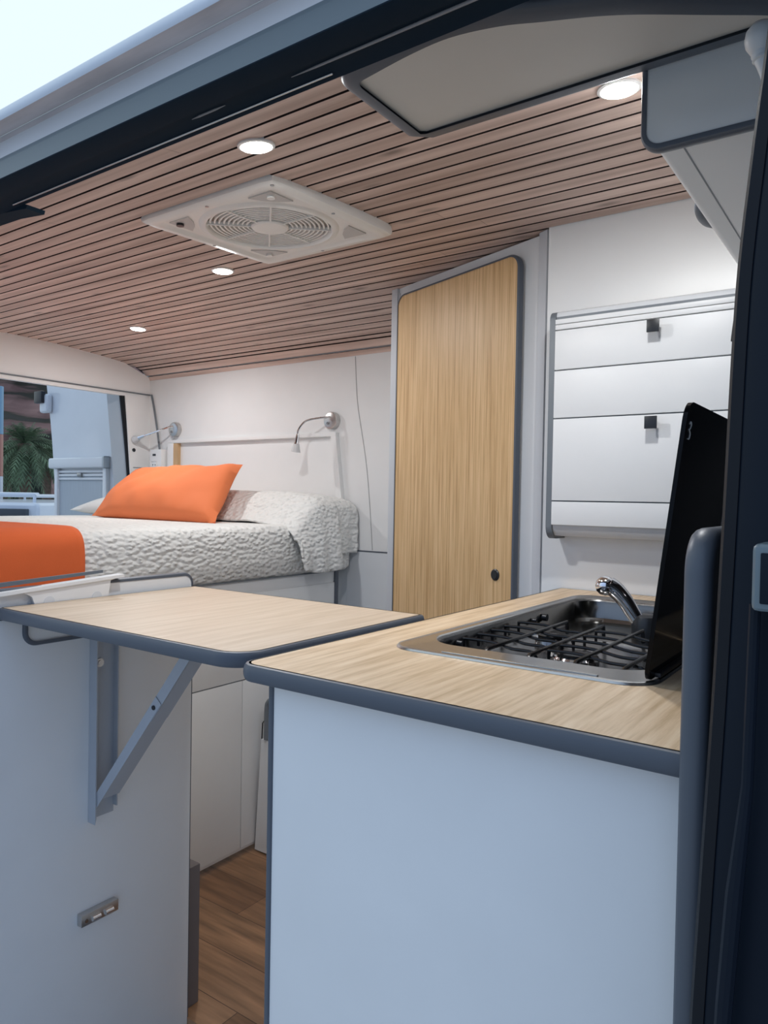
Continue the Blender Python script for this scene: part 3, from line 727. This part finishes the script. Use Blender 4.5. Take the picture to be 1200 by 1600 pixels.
XP = -1.362
t = thing('side_cabinet', (-1.5, .9, FL), 'grey-white side cabinet by the sliding door that carries the folding table', 'cabinet')
bm = BM(); box(bm, XP-.30, XP, .625, 1.151, FL-.229, -.240, .001); obj('body', bm, WHITE, t)
bm = BM(); box(bm, XP-.012, XP-.002, 1.1515, 1.1548, FL, -.24); obj('edge_trim', bm, TRIM, t)
EB = rr(.60, 1.150, -.30, -.186, (.02, .02, .022, .0), 8)
bm = BM(); prism(bm, rr(.62, 1.150, -.2385, -.186, (0, 0, .022, 0), 8), 'yz', XP-.016, XP-.001); o = obj('raised_rim', bm, WHITE, t)
bm = BM(); trim(bm, rr(.62, 1.150, -.2385, -.186, (0, 0, .022, 0), 8), 'yz', XP-.016, XP-.001, .005); obj('rim_trim', bm, TRIM, o)
bm = BM()
cp = [(.748, -.236)] + [(.748+.022*(1-math.cos(a)), -.268-.022*math.sin(a)) for a in [k*PI/16 for k in range(9)]] + [(1.12, -.290)]
trim(bm, cp, 'yz', XP-.006, XP+.004, .006, closed=False); obj('cutout_trim', bm, TRIM, t)
# narrow taupe step edge beside it
bm = BM(); box(bm, -1.60, -1.385, 1.158, 1.205, FL, -.90, .003); tag(obj('step_box', bm, GREYST), 'narrow taupe-grey box on the floor against the side cabinet at the aisle', 'box')
# hanger on the rim
t = thing('rim_hanger', (XP, .82, -.19), 'white plastic holder hooked over the raised rim behind the folding table', 'holder')
bm = BM(); prism(bm, [(.735, -.189), (.945, -.177), (.925, -.182), (.915, -.240), (.77, -.240), (.755, -.200)], 'yz', XP+.0035, XP+.010)
prism(bm, [(.60, -.192), (.955, -.171), (.955, -.177), (.60, -.199)], 'yz', XP-.010, XP+.014)
obj('body', bm, PLW, t)
for y in (.790, .893):
    bm = BM(); disc(bm, (XP+.0098, y, -.213), (1, 0, 0), .011, .0012, 20); obj('recess', bm, GREYLAM, t)
bm = BM(); prism(bm, [(.60, -.180), (.94, -.165), (.94, -.171), (.60, -.190)], 'yz', XP-.045, XP-.040); obj('back_rail', bm, TRIML, t)
# folding bracket
t = thing('folding_bracket', (XP, .9, -.45), 'pale grey steel folding bracket under the oak table', 'bracket')
bm = BM()
prism(bm, [(.884, -.238), (.8865, -.238), (.8865, -.668), (.884, -.680)], 'yz', XP+.0005, XP+.026)
box(bm, XP+.0005, XP+.003, .8865, .942, -.675, -.238)
box(bm, XP+.0005, XP+.016, .9405, .943, -.66, -.238)
obj('wall_channel', bm, BRKT, t)
ya, yb2 = .889, .928
s0 = Vector((XP+.016, 0, -.640)); s1 = Vector((-1.02, 0, zb-.002)); dd = (s1-s0).normalized(); nn = Vector((-dd.z, 0, dd.x))
def bar(bm, a, b, y0, y1, wd):
    c = [a+nn*wd/2, b+nn*wd/2, b-nn*wd/2, a-nn*wd/2]
    A_ = [bm.verts.new((p.x, y0, p.z)) for p in c]; B_ = [bm.verts.new((p.x, y1, p.z)) for p in c]
    bm.faces.new(A_); bm.faces.new(B_[::-1])
    for i in range(4): bm.faces.new((A_[i], A_[(i+1) % 4], B_[(i+1) % 4], B_[i]))
mid = s0+(s1-s0)*.58
bm = BM(); bar(bm, s0, mid+dd*.02, ya-.0015, ya, .020); bar(bm, s0+dd*.03-nn*.009, mid+dd*.02-nn*.009, ya, yb2, .002); obj('lower_strut', bm, BRKT, t)
bm = BM(); bar(bm, mid-dd*.03, s1, ya+.0005, ya+.002, .022); bar(bm, mid-dd*.03-nn*.010, s1-nn*.010, ya, yb2, .002); obj('upper_strut', bm, BRKT, t)
bm = BM(); prism(bm, [(-1.20, zb-.0005), (-.98, zb-.0005), (-.98, zb-.014), (-1.20, zb-.014)], 'xz', ya+.002, ya+.004); box(bm, -1.3, -.98, ya+.002, yb2, zb-.003, zb-.0005); obj('top_channel', bm, BRKT, t)
for (p, r) in ((s0+Vector((.002, 0, 0)), .004), (mid+dd*.0, .0045)):
    bm = BM(); disc(bm, (p.x, ya-.0015, p.z), (0, -1, 0), r, .002, 14); obj('rivet', bm, BLACK, t)
bm = BM(); disc(bm, (XP+.003, .905, -.352), (1, 0, 0), .009, .003, 18); disc(bm, (XP+.006, .905, -.352), (1, 0, 0), .005, .002, 14); obj('screw', bm, SATIN, t)
bm = BM(); box(bm, XP+.003, XP+.010, .895, .928, -.632, -.624, .002); obj('release_lever', bm, BLACK, t)
# small catch lower down
t = thing('magnetic_catch', (XP, .9, -.88), 'small metal double catch screwed low on the side cabinet', 'catch')
bm = BM(); box(bm, XP+.0005, XP+.016, .862, .948, -.886, -.862, .001); obj('plate', bm, SATIN, t)
for y in (.895, .925):
    bm = BM(); tube(bm, [(XP+.016, y-.009, -.877), (XP+.016, y+.009, -.877)], .006, 12); obj('roller', bm, CHROME, t)
bm = BM(); disc(bm, (XP+.016, .873, -.876), (1, 0, 0), .004, .001, 12); obj('screw', bm, STEELD, t)

# folded white leaf standing by the bed base
t = thing('folded_board', (-1.76, 1.84, FL), 'white folded board with a dark tubular handle standing by the bed base', 'board')
bm = BM(); prism(bm, [(-1.832, FL+.005), (-1.45, FL+.005), (-1.45, -.845), (-1.808, -.845)], 'xz', 1.838, 1.856); obj('panel', bm, WHITE, t)
bm = BM(); tube(bm, [(-1.834, 1.842, FL+.01), (-1.809, 1.842, -.85), (-1.806, 1.842, -.79), (-1.800, 1.842, -.782), (-1.775, 1.842, -.774)], .0022, 8); obj('edge_cord', bm, BLACK, t)
bm = BM(); tube(bm, smooth_path([(-1.784, 1.84, -.842), (-1.784, 1.84, -.74), (-1.776, 1.84, -.712), (-1.755, 1.84, -.70), (-1.70, 1.84, -.70)], 6), .010, 12); obj('handle', bm, TRIML, t)

# ------------------------------------------------------------------ ceiling lights
def spot(x, y, label, power=SPOT_W):
    z = zc(y); t = thing('ceiling_spotlight', (x, y, z), label, 'ceiling light', 'recessed ceiling spotlights')
    sl = -2*.10*(y-1.65)
    ax = Vector((0, sl, -1)).normalized()
    c = Vector((x, y, z))
    bm = BM(); tube(bm, [c-ax*.004, c+ax*.0030, c+ax*.0045], [.034, .034, .029], 32); obj('ring', bm, PLW, t)
    bm = BM(); tube(bm, [c+ax*.0046, c+ax*.0058], [.029, .027], 32); obj('diffuser', bm, GLOW, t)
    ld = bpy.data.lights.new('spot_lamp', 'AREA'); ld.shape = 'DISK'; ld.size = .055; ld.energy = power; ld.color = SPOT_COL
    lo = bpy.data.objects.new('lamp_light', ld); COL.objects.link(lo); lo.parent = t; lo.location = ax*.010
    lo.rotation_euler = ax.to_track_quat('-Z', 'Y').to_euler()
spot(-.971, .952, 'round lit ceiling spotlight between the door header and the roof fan')
spot(-1.700, 1.535, 'round lit ceiling spotlight beyond the roof fan on the bed side')
spot(-2.575, 1.875, 'farthest lit ceiling spotlight near the rear header')
spot(-.388, 1.172, 'brightest ceiling spotlight beside the overhead cabinet', SPOT_W*.72)
ld = bpy.data.lights.new('strip_lamp', 'AREA'); ld.shape = 'RECTANGLE'; ld.size = .26; ld.size_y = .012; ld.energy = STRIP_W; ld.color = (1, .98, .94)
lo = bpy.data.objects.new('strip_light', ld); COL.objects.link(lo)
lo.parent = bpy.data.objects['led_strip']; lo.location = Vector((-.34, YF+.021, .462))-Vector((-.4, YF+.03, .462)); lo.rotation_euler = (PI*.86, 0, 0)

# ------------------------------------------------------------------ roof fan
FX, FY, FZ = -1.275, 1.300, .6565
t = thing('roof_fan', (FX, FY, FZ), 'square white roof fan with a round grille in the slatted ceiling', 'roof fan')
FT_ = math.radians(2.2)
def ftilt(bm):
    M = Matrix.Translation((FX, FY, FZ)) @ Matrix.Rotation(FT_, 4, 'X')
    bmesh.ops.transform(bm, matrix=M, verts=bm.verts); return bm
H = .2175
NA = 72
def SQ(h, z):
    out = []
    for k in range(NA):
        a = 2*PI*k/NA; c, s_ = math.cos(a), math.sin(a); r = min(h/max(abs(c), abs(s_)), h*1.385); out.append((r*c, r*s_, z))
    return out
def CI(r, z): return [(r*math.cos(2*PI*k/NA), r*math.sin(2*PI*k/NA), z) for k in range(NA)]
bm = BM()
loft(bm, [SQ(H-.004, .030), SQ(H, 0), SQ(H-.002, -.008), SQ(H-.008, -.012), SQ(H-.026, -.0135), SQ(H-.036, -.007), SQ(H-.040, -.006), CI(.168, -.006), CI(.161, -.011), CI(.152, -.012), CI(.148, -.006), CI(.146, .004)])
obj('frame', ftilt(bm), FANW, t)
bm = BM(); disc(bm, (0, 0, .010), (0, 0, -1), .147, .002, 40); obj('fan_backing', ftilt(bm), FAND, t)
bm = BM()
for k in range(9):
    r = .055+k*.0108
    n = 56
    lo_ = [[((r+a)*math.cos(2*PI*i/n), (r+a)*math.sin(2*PI*i/n), z) for i in range(n)] for a, z in ((-.0022, .003), (-.0022, -.004), (.0022, -.004), (.0022, .003), (-.0022, .003))]
    loft(bm, lo_)
obj('grille_rings', ftilt(bm), FANW, t)
bm = BM()
for k in range(8):
    a = k*PI/4+PI/4*.5*0; d = Vector((math.cos(a), math.sin(a), 0)); q = Vector((-d.y, d.x, 0))*.002
    A0, A1 = d*.04, d*.148
    c = [A0-q, A1-q, A1+q, A0+q]
    loft(bm, [[(p.x, p.y, .002) for p in c], [(p.x, p.y, -.007) for p in c]], True, True)
obj('grille_spokes', ftilt(bm), FANW, t)
bm = BM(); lathe(bm, (0, 0, 0), [(.0452, .002), (.0455, -.006), (.042, -.0095), (.02, -.0105)], 36); obj('hub_cap', ftilt(bm), FANW, t)
for sx in (-1, 1):
    for sy_ in (-1, 1):
        tri = [(.165*sx, .168*sy_), (.165*sx, .098*sy_), (.138*sx, .115*sy_), (.115*sx, .138*sy_), (.098*sx, .168*sy_)]
        if sx*sy_ < 0: tri = tri[::-1]
        bm = BM(); prism(bm, tri, 'xy', -.0055, -.0085); p = obj('corner_panel', ftilt(bm), FAND, t)
        if (sx, sy_) != (1, 1):
            bm = BM(); disc(bm, (.148*sx, .150*sy_, -.008), (0, 0, -1), .009, .006, 18); obj('button', ftilt(bm), BLACK if (sx, sy_) == (-1, -1) else FANW, p)
for (x, y) in ((0, -H+.02), (0, H-.02), (-H+.02, 0), (H-.02, 0), (H-.018, -H+.018)):
    bm = BM(); disc(bm, (x, y, -.012), (0, 0, -1), .0042, .002, 12); obj('screw', ftilt(bm), STEELD, t)

# ------------------------------------------------------------------ outside: open rear door, car park, palms, cliff
bm = BM(); box(bm, -140, 30, -40, 140, GR-.2, GR); struct('ground', bm, mat('asphalt', (.50, .50, .50), .9, vary=.2, vscale=2))
t = thing('rear_door', (-3.40, 2.40, -.9), 'white van rear door swung open with a pleated blind over its window', 'van door')
DY = 2.385
bm = BM()
e = smooth_path([(-4.16, 0, .78), (-4.13, 0, .62), (-4.085, 0, .40), (-4.05, 0, .15), (-4.02, 0, -.2), (-4.0, 0, -1.3)], 5)
P = [(p.x, p.z) for p in e] + [(-3.36, -1.3), (-3.36, .1), (-3.41, .5), (-3.47, .78)]
prism(bm, P, 'xz', DY, DY+.05)
obj('door_panel', bm, VANW, t)
bm = BM(); prism(bm, rr(-4.00, -3.46, -.62, .265, .03, 8), 'xz', DY-.004, DY+.001); obj('window_surround', bm, VANW, t)
bm = BM(); box(bm, -4.035, -3.505, DY-.045, DY-.003, .135, .195, .014, 3); bl = obj('blind_cassette', bm, VANW, t)
bm = BM(); box(bm, -3.505, -3.495, DY-.048, DY-.003, .132, .198, .012, 3); obj('end_cap', bm, VANJ, bl)
bm = BM()
for xa in (-3.995, -3.53): box(bm, xa, xa+.03, DY-.028, DY-.003, -.55, .135, .004)
obj('blind_side_rail', bm, VANW, t)
bm = BM(); box(bm, -3.965, -3.53, DY-.012, DY-.005, -.55, .10); obj('blind_fabric', bm, BLIND, t)
bm = BM()
for z in (.118, .098, .078): box(bm, -3.965, -3.53, DY-.020, DY-.012, z-.007, z+.006, .002)
obj('blind_pull_bar', bm, VANW, t)
bm = BM(); box(bm, -3.765, -3.725, DY-.032, DY-.019, .088, .110, .005); obj('blind_catch', bm, STEELD, t)
bm = BM(); box(bm, -4.145, -4.06, DY-.04, DY+.0, .46, .57, .02, 3); h = obj('upper_latch_cover', bm, VANW, t)
bm = BM(); box(bm, -4.165, -4.085, DY-.06, DY-.03, .515, .585, .008, 2); obj('upper_latch', bm, BLACK, t)

def at(px, d, z=0):
    v = (rt2*(px-600) + fw*FPX); v.z = 0; v.normalize(); return Vector((v.x*d, v.y*d, z))
# parked white caravan
PLASTIC = mat('caravan_window', (.05, .06, .07), .2)
def local_box(name, c, ang, sx, sy2, z0, z1, m, par, bev=.02):
    bm = BM(); box(bm, -sx/2, sx/2, -sy2/2, sy2/2, z0, z1, bev, 3)
    bmesh.ops.transform(bm, matrix=Matrix.Translation(c) @ Matrix.Rotation(ang, 4, 'Z'), verts=bm.verts)
    return obj(name, bm, m, par)
c = at(45, 12.0); ang = math.radians(35)
t = thing('parked_car', (c.x, c.y, GR), 'white vehicle with a roof rack parked behind the van', 'car')
local_box('body', c, ang, 2.2, 4.0, GR+.35, -.13, VANW, t, .08)
o1 = Vector((math.cos(ang), math.sin(ang), 0)); o2 = Vector((-o1.y, o1.x, 0))
local_box('bumper', c-o2*2.02, ang, 2.1, .2, GR+.35, GR+.9, TRIML, t, .05)
local_box('rear_window', c-o2*2.03+o1*.80, ang, .36, .10, -.325, -.205, PLASTIC, t, .015)
for k in (-1, 1):
    bm = BM(); a0 = c-o2*1.8+o1*(.95*k); a1 = c+o2*1.8+o1*(.95*k)
    tube(bm, [(a0.x, a0.y, -.16), (a0.x, a0.y, -.05), (a1.x, a1.y, -.05), (a1.x, a1.y, -.16)], .022, 8); obj('roof_rail', bm, VANW, t)
bm = BM(); a0 = c-o2*1.7-o1*.95; a1 = c-o2*1.7+o1*.95; tube(bm, [(a0.x, a0.y, -.04), (a1.x, a1.y, -.04)], .03, 8); obj('cross_bar', bm, VANW, t)
for k in (-1, 1):
    for j in (-1, 1):
        q = c+o1*(.95*k)+o2*(1.3*j); bm = BM(); disc(bm, (q.x-o1.x*.1, q.y-o1.y*.1, GR+.33), o1, .33, .2, 24); obj('wheel', bm, RUBBER, t)
# banner board at far left
c = at(-21.5, 14.0)
t = thing('banner_board', (c.x, c.y, GR), 'tall banner board, blue above and reddish below, at the left edge of the car park', 'banner')
local_box('blue_panel', c, ang, .52, .08, .95, 1.75, mat('banner_blue', (.22, .36, .46), .5), t, .01)
local_box('red_panel', c, ang, .52, .08, .25, .95, mat('banner_red', (.45, .20, .14), .5), t, .01)
local_box('base_panel', c, ang, .52, .08, GR, .25, mat('banner_white', (.6, .6, .6), .5), t, .01)
# palms
FROND = mat('palm_green', (.10, .15, .075), .7, vary=.5, vscale=3)
TRUNK = mat('palm_trunk', (.14, .095, .065), .9, vary=.3, vscale=9)
def palm(px, d, zt, R, label, seed):
    r = random.Random(seed); c = at(px, d)
    t = thing('palm_tree', (c.x, c.y, GR), label, 'palm')
    bm = BM(); tube(bm, [(c.x, c.y, GR), (c.x+.05, c.y, (GR+zt)/2), (c.x, c.y, zt)], [.26, .2, .24], 10); obj('trunk', bm, TRUNK, t)
    bm = BM()
    for k in range(95):
        a = r.uniform(0, 2*PI); el = r.uniform(-1.0, 1.35); L = R*r.uniform(.75, 1.05)
        dx, dy = math.cos(a), math.sin(a); spine = []
        for i in range(7):
            s = i/6; hz = L*s*math.cos(el)*(1-.1*s); vz = L*s*math.sin(el)-L*.45*s*s
            spine.append(Vector((c.x+dx*hz, c.y+dy*hz, zt+vz)))
        side = Vector((-dy, dx, 0))
        for i in range(6):
            m_ = spine[i]; n_ = spine[i+1]; wd = R*.15*math.sin((i+.7)/7*PI)
            for sg in (-1, 1):
                for q in (0, .5):
                    a0 = m_.lerp(n_, q); a1 = m_.lerp(n_, q+.35)
                    tip = a0+side*sg*wd+(n_-m_)*.8-Vector((0, 0, wd*.45))
                    bm.faces.new([bm.verts.new(a0), bm.verts.new(a1), bm.verts.new(tip)])
    obj('crown', bm, FROND, t, smooth=False)
palm(38, 30, 1.75, 1.55, 'big bushy palm seen through the rear door opening, in the middle of the gap', 1)
palm(8, 36, 1.5, 1.5, 'palm at the left of the gap beside the banner board', 2)
palm(72, 40, 1.9, 1.5, 'palm partly hidden behind the open rear door', 3)
# shrubs
SH = mat('dark_scrub', (.035, .045, .03), .9, vary=.5, vscale=2)
for i, (px, d, h, lb) in enumerate(((-30, 45, 1.9, 'dark green shrub at the cliff foot, far left behind the banner board'), (46, 46, 2.1, 'dark green shrub at the cliff foot behind the big bushy palm'), (122, 45, 1.9, 'dark green shrub at the cliff foot hidden by the open rear door'))):
    c = at(px, d); bm = BM(); bmesh.ops.create_icosphere(bm, subdivisions=4, radius=1)
    for v in bm.verts:
        n = mnoise.noise(v.co*2.5+Vector((i*5, 0, 0)))*.3+mnoise.noise(v.co*7)*.15
        v.co = v.co*(1+n); v.co = Vector((c.x+v.co.x*1.0, c.y+v.co.y*1.0, GR+max(0, v.co.z+.5)*h))
    tag(obj('shrub', bm, SH), lb, 'shrub', 'shrubs below the cliff')
# layered cliff
def cliff_mat():
    m = bpy.data.materials.new('red_layered_rock'); m.use_nodes = True
    n = m.node_tree.nodes; l = m.node_tree.links; b = n['Principled BSDF']; b.inputs['Roughness'].default_value = .95
    g = n.new('ShaderNodeTexCoord'); mp = n.new('ShaderNodeMapping'); mp.inputs['Scale'].default_value = (.06, .06, .55); l.new(g.outputs['Object'], mp.inputs[0])
    a = n.new('ShaderNodeTexNoise'); a.inputs['Scale'].default_value = 1.3; a.inputs['Detail'].default_value = 7; l.new(mp.outputs[0], a.inputs['Vector'])
    r = n.new('ShaderNodeValToRGB'); e = r.color_ramp.elements
    e[0].position = .36; e[0].color = (.05, .045, .038, 1); e[1].position = .66; e[1].color = (.34, .20, .165, 1)
    k = e.new(.5); k.color = (.21, .12, .10, 1); k = e.new(.44); k.color = (.05, .045, .03, 1)
    l.new(a.outputs[0], r.inputs[0]); l.new(r.outputs[0], b.inputs['Base Color']); return m
bm = BM(); rows = []
for j in range(40):
    z = GR+j*.7; row = []
    for i in range(90):
        px = -700+i*14; v = at(px, 62+j*.55+3*mnoise.noise(Vector((i*.16, j*.25, 0)))+1.2*mnoise.noise(Vector((i*.5, j*.9, 4))))
        row.append((v.x, v.y, z))
    rows.append(row)
loft(bm, rows, closed=False)
o = obj('cliff', bm, cliff_mat(), None, 'reddish layered cliff rising behind the palms', 'cliff', kind=None, ang=70)
